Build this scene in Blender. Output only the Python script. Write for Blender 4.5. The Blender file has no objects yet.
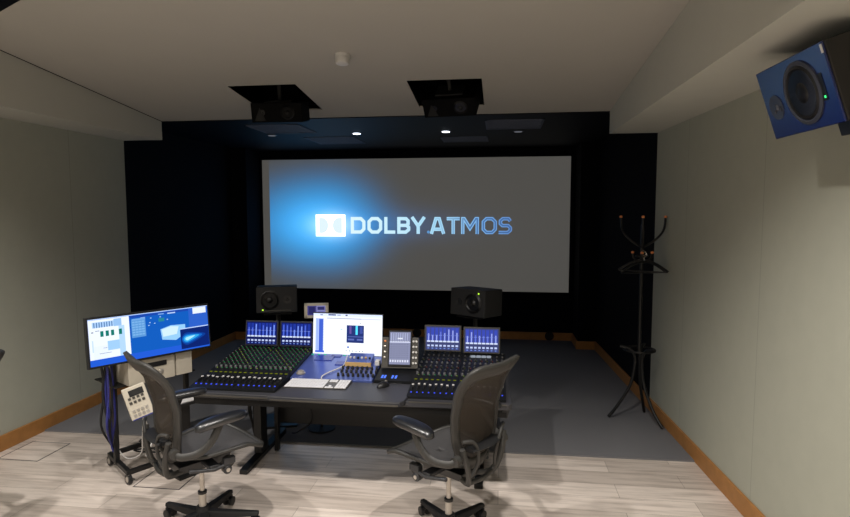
import bpy, bmesh, math, random
from mathutils import Vector, Matrix
random.seed(7)
PI=math.pi
S=bpy.context.scene; COL=S.collection
S.view_settings.view_transform='Standard'; S.view_settings.look='None'
S.view_settings.exposure=0.0; S.view_settings.gamma=1.0
S.view_settings.use_curve_mapping=False

# ------------------------------------------------------------------ materials
def lin(c):
    return tuple((x/255/12.92 if x/255<=0.04045 else ((x/255+0.055)/1.055)**2.4) for x in c)
MC={}
def mat(name,col,rough=.6,metal=0,noise=0,nscale=30,bump=0,spec=.5,coat=0,tint=None):
    if name in MC: return MC[name]
    m=bpy.data.materials.new(name); m.use_nodes=True; nt=m.node_tree
    b=nt.nodes['Principled BSDF']; c=lin(col)
    b.inputs['Base Color'].default_value=(*c,1); b.inputs['Roughness'].default_value=rough
    b.inputs['Metallic'].default_value=metal; b.inputs['Specular IOR Level'].default_value=spec
    b.inputs['Coat Weight'].default_value=coat
    tc=nt.nodes.new('ShaderNodeTexCoord'); n=nt.nodes.new('ShaderNodeTexNoise')
    n.inputs['Scale'].default_value=nscale; n.inputs['Detail'].default_value=4
    nt.links.new(tc.outputs['Object'],n.inputs['Vector'])
    if noise:
        mx=nt.nodes.new('ShaderNodeMix'); mx.data_type='RGBA'
        mx.inputs[6].default_value=(*[x*(1-noise) for x in c],1); mx.inputs[7].default_value=(*[min(1,x*(1+noise)) for x in (tint and lin(tint) or c)],1)
        nt.links.new(n.outputs['Fac'],mx.inputs[0]); nt.links.new(mx.outputs[2],b.inputs['Base Color'])
    if bump:
        bp=nt.nodes.new('ShaderNodeBump'); bp.inputs['Strength'].default_value=bump; bp.inputs['Distance'].default_value=.003
        nt.links.new(n.outputs['Fac'],bp.inputs['Height']); nt.links.new(bp.outputs['Normal'],b.inputs['Normal'])
    MC[name]=m; return m
def emit(col,st=1.0):
    k='light_%d_%d_%d_%.2f'%(*col,st)
    if k in MC: return MC[k]
    m=bpy.data.materials.new(k); m.use_nodes=True; nt=m.node_tree; nt.nodes.clear()
    o=nt.nodes.new('ShaderNodeOutputMaterial'); e=nt.nodes.new('ShaderNodeEmission')
    e.inputs[0].default_value=(*lin(col),1); e.inputs[1].default_value=st
    nt.links.new(e.outputs[0],o.inputs[0]); MC[k]=m; return m
def mesh_fabric(name,col,scale,open_):
    m=mat(name,col,.75,noise=.25,nscale=60); nt=m.node_tree
    out=[n for n in nt.nodes if n.type=='OUTPUT_MATERIAL'][0]; b=nt.nodes['Principled BSDF']
    tr=nt.nodes.new('ShaderNodeBsdfTransparent'); mx=nt.nodes.new('ShaderNodeMixShader'); mx.inputs[0].default_value=1-open_
    nt.links.new(tr.outputs[0],mx.inputs[1]); nt.links.new(b.outputs[0],mx.inputs[2]); nt.links.new(mx.outputs[0],out.inputs[0])
    return m

M_wall=mat('grey_green_wall_fabric',(170,171,157),.92,noise=.05,nscale=9,bump=.05)
def seams(m,axis,period):
    nt=m.node_tree; b=nt.nodes['Principled BSDF']; tc=nt.nodes.new('ShaderNodeTexCoord'); sp=nt.nodes.new('ShaderNodeSeparateXYZ')
    nt.links.new(tc.outputs['Object'],sp.inputs[0])
    a=nt.nodes.new('ShaderNodeMath'); a.operation='DIVIDE'; a.inputs[1].default_value=period; nt.links.new(sp.outputs[axis],a.inputs[0])
    f=nt.nodes.new('ShaderNodeMath'); f.operation='FRACT'; nt.links.new(a.outputs[0],f.inputs[0])
    l=nt.nodes.new('ShaderNodeMath'); l.operation='LESS_THAN'; l.inputs[1].default_value=.006; nt.links.new(f.outputs[0],l.inputs[0])
    src=b.inputs['Base Color'].links[0].from_socket
    mx=nt.nodes.new('ShaderNodeMix'); mx.data_type='RGBA'; nt.links.new(l.outputs[0],mx.inputs[0]); nt.links.new(src,mx.inputs[6])
    mx.inputs[7].default_value=(*[x*.8 for x in lin((170,171,157))],1); nt.links.new(mx.outputs[2],b.inputs['Base Color'])
seams(M_wall,1,1.22)
M_ceil=mat('warm_white_ceiling_paint',(180,176,168),.9,noise=.03,nscale=4)
M_soff=mat('soffit_fabric',(188,187,177),.9,noise=.03,nscale=6)
M_black=mat('black_stage_fabric',(8,9,16),.95,noise=.25,nscale=5,spec=.15)
M_blackceil=mat('black_painted_ceiling',(5,6,14),.6,noise=.1,nscale=5,spec=.12)
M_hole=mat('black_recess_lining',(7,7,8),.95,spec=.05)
M_oak=mat('oak_skirting',(160,110,56),.5,noise=.18,nscale=12,tint=(172,120,64))
M_oak.node_tree.nodes['Noise Texture'].inputs['Scale'].default_value=14
M_blk=mat('black_plastic',(22,22,24),.42)
M_blk2=mat('matt_black_plastic',(16,16,18),.7,noise=.1)
M_metalblk=mat('black_powder_coat',(15,15,16),.45)
M_char=mat('charcoal_metal',(46,47,51),.45,noise=.06)
M_dgrey=mat('dark_grey_worktop',(54,54,58),.42,noise=.06,nscale=60)
M_graph=mat('graphite_plastic',(70,67,62),.42,noise=.08)
M_pad=mat('glossy_black_arm_pad',(20,22,27),.31,spec=1.0)
M_chrome=mat('chrome',(215,213,208),.22,metal=1)
M_silver=mat('silver_tube',(190,184,176),.35,metal=.6)
M_white=mat('white_plastic',(205,203,200),.45,noise=.03)
M_key=mat('white_key_caps',(222,222,226),.5,noise=.02)
M_beige=mat('beige_plastic',(196,188,172),.5,noise=.05)
M_alu=mat('aluminium_blue_light_tint',(92,110,180),.3,metal=.55,noise=.1,nscale=15)  # blue cast of the screens put into the metal's base colour
M_cone=mat('woofer_rubber',(15,15,17),.38)
M_ring=mat('grey_woofer_ring',(72,75,86),.4,metal=.3)
M_speak=mat('speaker_front_blue_light_tint',(12,28,84),.25,spec=.8,noise=.05)  # black front, with blue screen light put into its base colour
M_speakgrey=mat('speaker_cabinet_side',(44,42,40),.6)
M_wood=mat('pale_wood_cheeks',(196,160,104),.5,noise=.15,nscale=40)
M_orange=mat('orange_wood_tips',(230,140,80),.5,noise=.1)
M_blue=mat('blue_cable_sheath',(38,42,120),.5,noise=.1)
M_grille=mat('dark_vent_mesh',(84,90,108),.7,noise=.5,nscale=120)
M_frame=mat('chair_frame_plastic',(50,49,47),.5,noise=.08)
M_spk=mat('dull_black_cabinet',(3,3,4),.7,spec=.12)
M_seatmesh=mesh_fabric('chair_seat_weave',(60,59,60),60,.12)
M_backmesh=mesh_fabric('chair_back_weave',(58,50,42),60,.3)

def floor_mat():
    m=mat('pale_laminate_planks',(196,184,172),.38); nt=m.node_tree; b=nt.nodes['Principled BSDF']; L=nt.links
    tc=nt.nodes.new('ShaderNodeTexCoord')
    br=nt.nodes.new('ShaderNodeTexBrick'); br.offset=.37; br.inputs['Scale'].default_value=1
    br.inputs['Brick Width'].default_value=1.28; br.inputs['Row Height'].default_value=.192
    br.inputs['Mortar Size'].default_value=.0012; br.inputs['Bias'].default_value=0
    br.inputs['Color1'].default_value=(*lin((228,216,206)),1); br.inputs['Color2'].default_value=(*lin((196,184,174)),1)
    br.inputs['Mortar'].default_value=(*lin((120,108,98)),1)
    L.new(tc.outputs['Object'],br.inputs['Vector'])
    mp=nt.nodes.new('ShaderNodeMapping'); mp.inputs['Scale'].default_value=(1.3,14,1); L.new(tc.outputs['Object'],mp.inputs['Vector'])
    n=nt.nodes.new('ShaderNodeTexNoise'); n.inputs['Scale'].default_value=1.6; n.inputs['Detail'].default_value=7; n.inputs['Roughness'].default_value=.62
    L.new(mp.outputs[0],n.inputs['Vector'])
    r=nt.nodes.new('ShaderNodeValToRGB'); r.color_ramp.elements[0].position=.3; r.color_ramp.elements[0].color=(.5,.47,.45,1)
    r.color_ramp.elements[1].position=.56; r.color_ramp.elements[1].color=(1,1,1,1); L.new(n.outputs['Fac'],r.inputs[0])
    mx=nt.nodes.new('ShaderNodeMix'); mx.data_type='RGBA'; mx.blend_type='MULTIPLY'; mx.inputs[0].default_value=.75
    L.new(br.outputs['Color'],mx.inputs[6]); L.new(r.outputs[0],mx.inputs[7]); L.new(mx.outputs[2],b.inputs['Base Color'])
    return m
M_floor=floor_mat()
M_carpet=mat('blue_grey_carpet',(116,116,119),.97,noise=.5,nscale=170,bump=.6,spec=.1)
def carpet_tone():
    nt=M_carpet.node_tree
    nt.nodes['Noise Texture'].inputs['Roughness'].default_value=.75
carpet_tone()

# ------------------------------------------------------------------ geometry helpers
class MB:
    def __init__(s): s.v=[]; s.f=[]; s.m=[]; s.mats=[]; s.sm=[]
    def mi(s,m):
        if m not in s.mats: s.mats.append(m)
        return s.mats.index(m)
    def add(s,vs,fs,m,X=None,smooth=False):
        o=len(s.v); k=s.mi(m)
        for v in vs:
            v=Vector(v); s.v.append(X@v if X else v)
        for f in fs: s.f.append([o+i for i in f]); s.m.append(k); s.sm.append(smooth)
        return s
    def box(s,a,b,m,X=None):
        x0,y0,z0=a;x1,y1,z1=b
        vs=[(x0,y0,z0),(x1,y0,z0),(x1,y1,z0),(x0,y1,z0),(x0,y0,z1),(x1,y0,z1),(x1,y1,z1),(x0,y1,z1)]
        return s.add(vs,[(0,3,2,1),(4,5,6,7),(0,1,5,4),(1,2,6,5),(2,3,7,6),(3,0,4,7)],m,X)
    def hexa(s,vs,m,X=None):
        return s.add(vs,[(0,3,2,1),(4,5,6,7),(0,1,5,4),(1,2,6,5),(2,3,7,6),(3,0,4,7)],m,X)
    def prism(s,pts,z0,z1,m,X=None):
        n=len(pts); vs=[(x,y,z0) for x,y in pts]+[(x,y,z1) for x,y in pts]
        fs=[list(range(n))[::-1],list(range(n,2*n))]+[(i,(i+1)%n,n+(i+1)%n,n+i) for i in range(n)]
        return s.add(vs,fs,m,X)
    def quad(s,a,b,c,d,m): return s.add([a,b,c,d],[(0,1,2,3)],m)
    def tube(s,path,r,m,n=8,X=None,closed=False,flat=1.0):
        P=[Vector(p) for p in path]; N=len(P); rs=r if isinstance(r,(list,tuple)) else [r]*N
        vs=[];up=None
        for i,p in enumerate(P):
            if closed: t=(P[(i+1)%N]-P[i-1]).normalized()
            else: t=(P[min(i+1,N-1)]-P[max(i-1,0)]).normalized()
            if up is None:
                up=Vector((0,0,1)) if abs(t.z)<.9 else Vector((1,0,0))
            a=t.cross(up)
            if a.length<1e-5: a=t.cross(Vector((0,1,0)))
            a.normalize(); b=a.cross(t).normalized(); up=b
            for k in range(n):
                an=2*PI*k/n; vs.append(p+a*math.cos(an)*rs[i]+b*math.sin(an)*rs[i]*flat)
        fs=[]
        for i in range(N if closed else N-1):
            j=(i+1)%N
            for k in range(n):
                k2=(k+1)%n; fs.append((i*n+k,i*n+k2,j*n+k2,j*n+k))
        if not closed: fs+= [tuple(range(n))[::-1],tuple(range((N-1)*n,N*n))]
        return s.add(vs,fs,m,X,True)
    def lathe(s,prof,m,n=20,X=None,smooth=True):
        vs=[];fs=[]
        for r,z in prof:
            for k in range(n): vs.append((r*math.cos(2*PI*k/n),r*math.sin(2*PI*k/n),z))
        for i in range(len(prof)-1):
            for k in range(n):
                k2=(k+1)%n; fs.append((i*n+k,i*n+k2,(i+1)*n+k2,(i+1)*n+k))
        fs.append(tuple(range(n))[::-1]); fs.append(tuple(range((len(prof)-1)*n,len(prof)*n)))
        return s.add(vs,fs,m,X,smooth)
    def cyl(s,r,z0,z1,m,n=20,X=None): return s.lathe([(r,z0),(r,z1)],m,n,X)

def _build(s,name,parent=None,org=(0,0,0),bevel=0,seg=2,label=None,solid=0):
    me=bpy.data.meshes.new(name); o=Vector(org)
    me.from_pydata([v-o for v in s.v],[],s.f)
    for m in s.mats: me.materials.append(m)
    for p,k,sm in zip(me.polygons,s.m,s.sm): p.material_index=k; p.use_smooth=sm
    if not solid:
        bm=bmesh.new(); bm.from_mesh(me); bmesh.ops.recalc_face_normals(bm,faces=bm.faces); bm.to_mesh(me); bm.free()
    if any(s.sm): me.set_sharp_from_angle(angle=math.radians(45))
    ob=bpy.data.objects.new(name,me); COL.objects.link(ob)
    if parent: ob.parent=parent
    if solid:
        md=ob.modifiers.new('thick','SOLIDIFY'); md.thickness=solid; md.offset=0
    if bevel:
        md=ob.modifiers.new('bevel','BEVEL'); md.width=bevel; md.segments=seg; md.limit_method='ANGLE'; md.angle_limit=math.radians(40)
    if label: ob['label']=label
    return ob
MB.build=_build

def tag(o,label,cat,group=None,kind=None):
    o['label']=label; o['category']=cat
    if group: o['group']=group
    if kind: o['kind']=kind
    return o
def thing(name,label,cat,loc=(0,0,0),rz=0,group=None,rot=None):
    o=bpy.data.objects.new(name,None); COL.objects.link(o); o.location=loc; o.empty_display_size=.1
    o.rotation_euler=rot if rot else (0,0,rz)
    return tag(o,label,cat,group)
def struct(mb,name,label=None,**k):
    o=mb.build(name,**k); o['kind']='structure'
    if label: o['label']=label
    return o
def copy_tree(o,parent=None):
    c=o.copy(); COL.objects.link(c); c.parent=parent
    for ch in list(o.children): copy_tree(ch,c)
    return c
def T(x,y,z): return Matrix.Translation((x,y,z))
def RX(a): return Matrix.Rotation(a,4,'X')
def RY(a): return Matrix.Rotation(a,4,'Y')
def RZ(a): return Matrix.Rotation(a,4,'Z')
def pathsmooth(pts,n=6):
    P=[Vector(p) for p in pts]; out=[]
    for i in range(len(P)-1):
        p0=P[max(i-1,0)];p1=P[i];p2=P[i+1];p3=P[min(i+2,len(P)-1)]
        for k in range(n):
            t=k/n
            out.append(.5*((2*p1)+(-p0+p2)*t+(2*p0-5*p1+4*p2-p3)*t*t+(-p0+3*p1-3*p2+p3)*t**3))
    out.append(P[-1]); return out
def panel(name,parent,w,h,rects,base,X,st=1.0,t=.002):
    """one flat lit display: rects are (x0,y0,x1,y1,colour) in 0..1 from the top left, drawn as thin inlays"""
    mb=MB(); mb.box((-w/2,0,-h/2),(w/2,t,h/2),emit(base,st),X)
    for i,(x0,y0,x1,y1,c) in enumerate(rects):
        yy=-.0004-.00004*i
        a=(-w/2+x0*w, h/2-y1*h); b=(-w/2+x1*w,h/2-y0*h)
        mb.add([(a[0],yy,a[1]),(b[0],yy,a[1]),(b[0],yy,b[1]),(a[0],yy,b[1])],[(0,1,2,3)],emit(c,st),X)
    return mb.build(name,parent)

# ------------------------------------------------------------------ the room
Y1=5.67; YS=8.6; YB=-1.6
def XR(y): return 1.446-.0516*(y-5.6)
def XL(y): return -3.944+.0031*(y-5.6)
def SR(y): return 1.007-.0124*(y-5.6)
def SL(y): return -3.508+.0091*(y-5.6)
SLP=.1052
def ZC(y): return 2.848+SLP*(Y1-y)
ZS=2.64
mb=MB(); mb.box((-4.3,YB-.1,-.1),(2.3,YS+.1,0),M_floor); struct(mb,'floor','pale laminate plank floor')
mb=MB()
mb.prism([(XL(4.41)+.002,4.41),(XR(4.49)-.002,4.485),(XR(YS)-.002,YS),(XL(YS)+.002,YS)],0,.012,M_carpet)
o=struct(mb,'floor_carpet','blue grey carpet covering the floor from desk to screen')
# walls (light part then black part)
def wallseg(name,f,ya,yb,m,out,z1=3.7,label=None):
    mb=MB(); d=.12*out
    mb.prism([(f(ya),ya),(f(yb),yb),(f(yb)+d,yb),(f(ya)+d,ya)],0,z1,m); return struct(mb,name,label)
wallseg('wall_right',XR,YB,Y1,M_wall,1,label='grey green fabric wall on the right')
wallseg('wall_right_stage',XR,Y1,YS,M_black,1,label='black wall beside the projection screen, right side')
wallseg('wall_left',XL,YB,Y1,M_wall,-1,label='grey green fabric wall on the left')
wallseg('wall_left_stage',XL,Y1,YS,M_black,-1,label='black wall beside the projection screen, left side')
mb=MB(); mb.box((-4.2,YS,0),(1.7,YS+.12,3.0),M_black); struct(mb,'wall_front','black wall behind the projection screen')
mb=MB(); mb.box((-4.2,YB-.12,0),(2.2,YB,3.8),M_ceil); struct(mb,'wall_back','grey wall behind the camera')
PR=(1.07,8.07); PL=(-3.70,8.07)
mb=MB(); mb.box((PR[0],PR[1],0),(XR(PR[1])+.02,YS,2.84),M_black); struct(mb,'trim_1','black pilaster in the right front corner')
mb=MB(); mb.box((XL(PL[1])-.02,PL[1],0),(PL[0],YS,2.84),M_black); struct(mb,'trim_2','black pilaster in the left front corner')
# ceiling with openings for the hanging loudspeakers
xs=[-4.0,-2.28,-1.69,-.76,-.16,1.8]; ys=[YB-.1,4.655,5.395,Y1]
mb=MB()
for i in range(5):
    for j in range(3):
        if j==1 and i in (1,3): continue
        a,b,c,d=xs[i],xs[i+1],ys[j],ys[j+1]
        mb.hexa([(a,c,ZC(c)),(b,c,ZC(c)),(b,d,ZC(d)),(a,d,ZC(d)),(a,c,ZC(c)+.05),(b,c,ZC(c)+.05),(b,d,ZC(d)+.05),(a,d,ZC(d)+.05)],M_ceil)
struct(mb,'ceiling','sloping warm white ceiling')
for n,(a,b) in enumerate(((-2.28,-1.69),(-.76,-.16))):
    mb=MB(); c,d=4.655,5.395; zt=3.45; e=.02
    for (p,q) in (((a-e,c-e),(a,d+e)),((b,c-e),(b+e,d+e)),((a,c-e),(b,c)),((a,d),(b,d+e))):
        mb.box((p[0],p[1],ZC(d)+.012 if p[1]>5 else (ZC(c)+.012 if q[1]<5 else ZC(c)+.012)),(q[0],q[1],zt),M_hole)
    # side linings follow the slope
    for x0,x1 in ((a-e,a),(b,b+e)):
        mb.hexa([(x0,c,ZC(c)+.002),(x1,c,ZC(c)+.002),(x1,d,ZC(d)+.002),(x0,d,ZC(d)+.002),(x0,c,zt),(x1,c,zt),(x1,d,zt),(x0,d,zt)],M_hole)
    mb.box((a-e,c-e,zt),(b+e,d+e,zt+.02),M_hole)
    struct(mb,'trim_%d'%(3+n),('left','right')[n]+' black lined ceiling opening')
mb=MB(); mb.box((-4.2,Y1,2.84),(1.7,YS+.1,2.94),M_blackceil); struct(mb,'ceiling_stage','black ceiling over the screen end of the room')
# soffits along both side walls
mb=MB()
mb.hexa([(SR(YB),YB,ZS),(XR(YB)+.05,YB,ZS),(XR(Y1)+.05,Y1,ZS),(SR(Y1),Y1,ZS),(SR(YB),YB,ZC(YB)+.03),(XR(YB)+.05,YB,ZC(YB)+.03),(XR(Y1)+.05,Y1,ZC(Y1)+.03),(SR(Y1),Y1,ZC(Y1)+.03)],M_soff)
struct(mb,'trim_5','boxed soffit along the right wall')
mb=MB(); z=ZS+.017
mb.hexa([(XL(YB)-.05,YB,z),(SL(YB),YB,z),(SL(Y1),Y1,z),(XL(Y1)-.05,Y1,z),(XL(YB)-.05,YB,ZC(YB)+.03),(SL(YB),YB,ZC(YB)+.03),(SL(Y1),Y1,ZC(Y1)+.03),(XL(Y1)-.05,Y1,ZC(Y1)+.03)],M_soff)
struct(mb,'trim_6','boxed soffit along the left wall')
mb=MB(); mb.prism([(SL(YB),YB),(SL(Y1),Y1),(SL(Y1)+.006,Y1),(SL(YB)+.006,YB)],0,.004,M_hole)  # dark strip added to draw the shadow line in the soffit crease
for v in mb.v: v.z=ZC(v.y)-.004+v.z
struct(mb,'trim_7','thin dark strip drawn as shadow where left soffit meets ceiling')
# baseboards
H=.125
mb=MB(); mb.prism([(XR(YB)-.02,YB),(XR(YB),YB),(XR(PR[1]),PR[1]),(XR(PR[1])-.02,PR[1])],0,H,M_oak); struct(mb,'baseboard_right','oak baseboard along the right wall',bevel=.003)
mb=MB(); mb.prism([(XL(YB)+.02,YB),(XL(YB),YB),(XL(PL[1]),PL[1]),(XL(PL[1])+.02,PL[1])],0,H,M_oak); struct(mb,'baseboard_left','oak baseboard along the left wall',bevel=.003)
mb=MB(); mb.box((PL[0],YS-.02,0),(PR[0],YS,H),M_oak)
mb.box((PR[0]-.02,PR[1]-.02,0),(XR(PR[1])-.02,PR[1],H),M_oak); mb.box((PR[0]-.02,PR[1],0),(PR[0],YS-.02,H),M_oak)
mb.box((XL(PL[1])+.02,PL[1]-.02,0),(PL[0]+.02,PL[1],H),M_oak); mb.box((PL[0],PL[1],0),(PL[0]+.02,YS-.02,H),M_oak)
struct(mb,'baseboard_front','oak baseboard below the screen',bevel=.003)
# cable outlets in the front baseboard
for x,l in ((.73,'round black cable outlet in the skirting, right of the desk'),(-1.25,'round black cable outlet in the skirting, behind the touchscreen panel')):
    mb=MB(); X=T(x,YS-.02,.075)@RX(PI/2)
    mb.lathe([(.066,0),(.066,.008),(.058,.014),(.045,.014),(.04,.006),(.0,.006)],M_blk2,24,X)
    tag(mb.build('cable_outlet'),l,'cable outlet','cable outlets in the skirting')

# floor hatches
for (a,b,l) in ((-3.85,3.85,'square floor hatch flush in planks beside left wall'),(-2.52,3.565,'square floor hatch flush in planks below monitor cart')):
    mb=MB(); w=.345; t=.007
    for p,q in (((a,b),(a+w,b+t)),((a,b+w-t),(a+w,b+w)),((a,b),(a+t,b+w)),((a+w-t,b),(a+w,b+w))):
        mb.box((p[0],p[1],0),(q[0],q[1],.002),M_char)
    r=thing('floor_hatch',l,'floor hatch',(a,b,0),group='floor hatches')
    mb.build('frame',r,(a,b,0))
    m2=MB(); m2.box((a+t,b+t,0),(a+w-t,b+w-t,.0015),M_floor)
    lid=m2.build('lid',r)
    lid.location=(-a,-b,0)

# ------------------------------------------------------------------ projection screen
def screen_mat():
    m=bpy.data.materials.new('projected_picture'); m.use_nodes=True; nt=m.node_tree; L=nt.links; b=nt.nodes['Principled BSDF']
    b.inputs['Base Color'].default_value=(*lin((120,118,115)),1); b.inputs['Roughness'].default_value=.9; b.inputs['Specular IOR Level'].default_value=.1
    tc=nt.nodes.new('ShaderNodeTexCoord'); sp=nt.nodes.new('ShaderNodeSeparateXYZ'); L.new(tc.outputs['Object'],sp.inputs[0])
    def M(op,a,bb,c=None):
        n=nt.nodes.new('ShaderNodeMath'); n.operation=op
        for i,x in enumerate((a,bb,c)):
            if x is None: continue
            if isinstance(x,(int,float)): n.inputs[i].default_value=x
            else: L.new(x,n.inputs[i])
        return n.outputs[0]
    X,Z=sp.outputs[0],sp.outputs[2]
    def gauss(cx,cz,rx,rz,rx2=None,p=2):
        dx=M('SUBTRACT',X,cx); 
        if rx2:
            neg=M('LESS_THAN',dx,0); r=M('MULTIPLY_ADD',neg,rx-rx2,rx2); dx=M('DIVIDE',dx,r)
        else: dx=M('DIVIDE',dx,rx)
        dz=M('DIVIDE',M('SUBTRACT',Z,cz),rz)
        d=M('ADD',M('MULTIPLY',dx,dx),M('MULTIPLY',dz,dz))
        if p!=2: d=M('POWER',d,p/2)
        return M('EXPONENT',M('MULTIPLY',d,-1),0)
    # object space: x, z are metres in the room
    g1=gauss(-2.70,1.74,1.35,.72,.9,3.2)      # wide blue
    g2=gauss(-2.78,1.72,.65,.42,.60,2)        # cyan core
    g3=gauss(-2.55,1.705,.30,.17,.3,2)        # near white
    g4=gauss(-2.15,1.72,.9,.22,1.15,2)          # faint tail along the letters
    inside=M('MULTIPLY',M('GREATER_THAN',X,-3.555),1.0)
    def vec(c,f):
        n=nt.nodes.new('ShaderNodeVectorMath'); n.operation='SCALE'; n.inputs[0].default_value=c; L.new(f,n.inputs[3]); return n.outputs[0]
    def add(a,bb):
        n=nt.nodes.new('ShaderNodeVectorMath'); n.operation='ADD'; L.new(a,n.inputs[0]); L.new(bb,n.inputs[1]); return n.outputs[0]
    base=nt.nodes.new('ShaderNodeVectorMath'); base.operation='ADD'; base.inputs[0].default_value=(.067,.065,.060); base.inputs[1].default_value=(0,0,0)
    v=add(vec((-.045,.16,.50),g1),vec((.05,.30,.55),g2)); v=add(v,vec((.55,.5,.3),g3)); v=add(v,vec((.0,.06,.20),g4))
    s=nt.nodes.new('ShaderNodeVectorMath'); s.operation='SCALE'; L.new(v,s.inputs[0]); L.new(inside,s.inputs[3])
    v=add(base.outputs[0],s.outputs[0])
    mxn=nt.nodes.new('ShaderNodeVectorMath'); mxn.operation='MAXIMUM'; L.new(v,mxn.inputs[0]); mxn.inputs[1].default_value=(0.004,0.01,0.02)
    L.new(mxn.outputs[0],b.inputs['Emission Color']); b.inputs['Emission Strength'].default_value=1.0
    return m
def letter_mat(inner):
    m=bpy.data.materials.new('projected_letters'+('_core' if inner else '')); m.use_nodes=True; nt=m.node_tree; nt.nodes.clear(); L=nt.links
    o=nt.nodes.new('ShaderNodeOutputMaterial'); e=nt.nodes.new('ShaderNodeEmission'); L.new(e.outputs[0],o.inputs[0])
    tc=nt.nodes.new('ShaderNodeTexCoord'); sp=nt.nodes.new('ShaderNodeSeparateXYZ'); L.new(tc.outputs['Object'],sp.inputs[0])
    mr=nt.nodes.new('ShaderNodeMapRange'); mr.inputs[1].default_value=-2.3; mr.inputs[2].default_value=.2; L.new(sp.outputs[0],mr.inputs[0])
    r=nt.nodes.new('ShaderNodeValToRGB'); L.new(mr.outputs[0],r.inputs[0]); cr=r.color_ramp
    if inner: cols=[(0,(225,250,255)),(.3,(205,240,255)),(.5,(165,215,245)),(.75,(80,120,175)),(1,(70,105,160))]
    else: cols=[(0,(225,250,255)),(.3,(195,238,255)),(.55,(170,222,250)),(.8,(120,175,230)),(1,(100,140,200))]
    cr.elements[0].position=0; cr.elements[0].color=(*lin(cols[0][1]),1); cr.elements[1].position=1; cr.elements[1].color=(*lin(cols[-1][1]),1)
    for p,c in cols[1:-1]:
        el=cr.elements.new(p); el.color=(*lin(c),1)
    L.new(r.outputs[0],e.inputs[0]); return m
SX0,SX1,SZ0,SZ1=-3.666,.995,.729,2.71
scr=thing('projection_screen','large wide projection screen showing glowing blue DOLBY ATMOS picture','projection screen',(0,0,0))
mb=MB(); mb.box((SX0,8.575,SZ0),(SX1,8.598,SZ1),screen_mat()); mb.build('screen_surface',scr)
mb=MB(); fr=.05
for p,q in (((SX0-fr,SZ0-fr),(SX1+fr,SZ0)),((SX0-fr,SZ1),(SX1+fr,SZ1+fr)),((SX0-fr,SZ0),(SX0,SZ1)),((SX1,SZ0),(SX1+fr,SZ1))):
    mb.box((p[0],8.555,p[1]),(q[0],8.6,q[1]),M_black)
mb.build('frame',scr)
# letters: closed polylines as thick strokes
def stroke(mb,pts,w,m,y,closed=False):
    P=[Vector((p[0],0,p[1])) for p in pts]; n=len(P)
    segs=[(P[i],P[(i+1)%n]) for i in range(n if closed else n-1)]
    L_=[];R_=[]
    for i in range(n):
        a=P[i-1] if (i>0 or closed) else None; c=P[(i+1)%n] if (i<n-1 or closed) else None
        d1=(P[i]-a).normalized() if a is not None else None; d2=(c-P[i]).normalized() if c is not None else None
        if d1 is None: d1=d2
        if d2 is None: d2=d1
        t=(d1+d2); t=t.normalized() if t.length>1e-6 else d1
        nrm=Vector((-t.z,0,t.x)); k=1/max(.45,nrm.dot(Vector((-d1.z,0,d1.x))))
        L_.append(P[i]+nrm*w/2*k); R_.append(P[i]-nrm*w/2*k)
    for i in range(n if closed else n-1):
        j=(i+1)%n
        mb.add([(q.x,y,q.z) for q in (L_[i],R_[i],R_[j],L_[j])],[(0,1,2,3)],m)
ZT,ZB=1.835,1.582; LW=.050
def glyph(ch,x0,x1):
    a,b,t,u=x0+LW/2,x1-LW/2,ZT-LW/2,ZB+LW/2; c=.046; mid=(t+u)/2; xc=(a+b)/2
    if ch=='D': return [([(a,u),(a,t),(b-c,t),(b,t-c),(b,u+c),(b-c,u)],True)]
    if ch=='O': return [([(a+c,u),(a,u+c),(a,t-c),(a+c,t),(b-c,t),(b,t-c),(b,u+c),(b-c,u)],True)]
    if ch=='L': return [([(a,ZT),(a,u),(x1,u)],False)]
    if ch=='B': return [([(a,u),(a,t),(b-c*.9,t),(b-.008,t-c*.7),(b-.008,mid+c*.5),(b-c*.7,mid),(b,mid-c*.6),(b,u+c*.8),(b-c,u)],True),([(a,mid),(b-c*.7,mid)],False)]
    if ch=='Y': return [([(a,ZT),(xc,mid-.01),(b,ZT)],False),([(xc,mid+.01),(xc,ZB)],False)]
    if ch=='A': return [([(a-.01,ZB),(xc-.025,t),(xc+.025,t),(b+.01,ZB)],False),([(a+.03,u+.045),(b-.03,u+.045)],False)]
    if ch=='T': return [([(x0,t),(x1,t)],False),([(xc,t),(xc,ZB)],False)]
    if ch=='M': return [([(a,ZB),(a,t),(a+.02,t),(xc,mid-.04),(b-.02,t),(b,t),(b,ZB)],False)]
    if ch=='S': return [([(b,t-c*.8),(b-c*.6,t),(a+c*.8,t),(a,t-c*.7),(a,mid+c*.6),(a+c*.7,mid),(b-c*.7,mid),(b,mid-c*.7),(b,u+c*.7),(b-c*.8,u),(x0,u)],False)]
mo,mi_=letter_mat(False),letter_mat(True)
lt=MB()
for ch,x0,x1 in (('D',-2.27,-2.04),('O',-2.01,-1.78),('L',-1.75,-1.58),('B',-1.55,-1.35),('Y',-1.35,-1.11),('A',-1.045,-.83),('T',-.80,-.605),('M',-.585,-.32),('O',-.28,-.055),('S',-.03,.165)):
    for pts,cl in glyph(ch,x0,x1):
        stroke(lt,pts,LW,mo,8.5738,cl); stroke(lt,pts,LW*.42,mi_,8.5734,cl)
X=T(-1.11+.035,8.5738,1.61)@RX(PI/2); lt.lathe([(.022,0),(.022,.0003)],emit((95,150,205),1),14,X)
lt.build('lettering',scr)
lg=MB(); x0,x1,z0,z1=-2.82,-2.355,1.54,1.87
lg.box((x0,8.5733,z0),(x1,8.5738,z1),emit((255,255,255),2.5))
cyan=emit((228,248,255),1.0)
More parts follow.
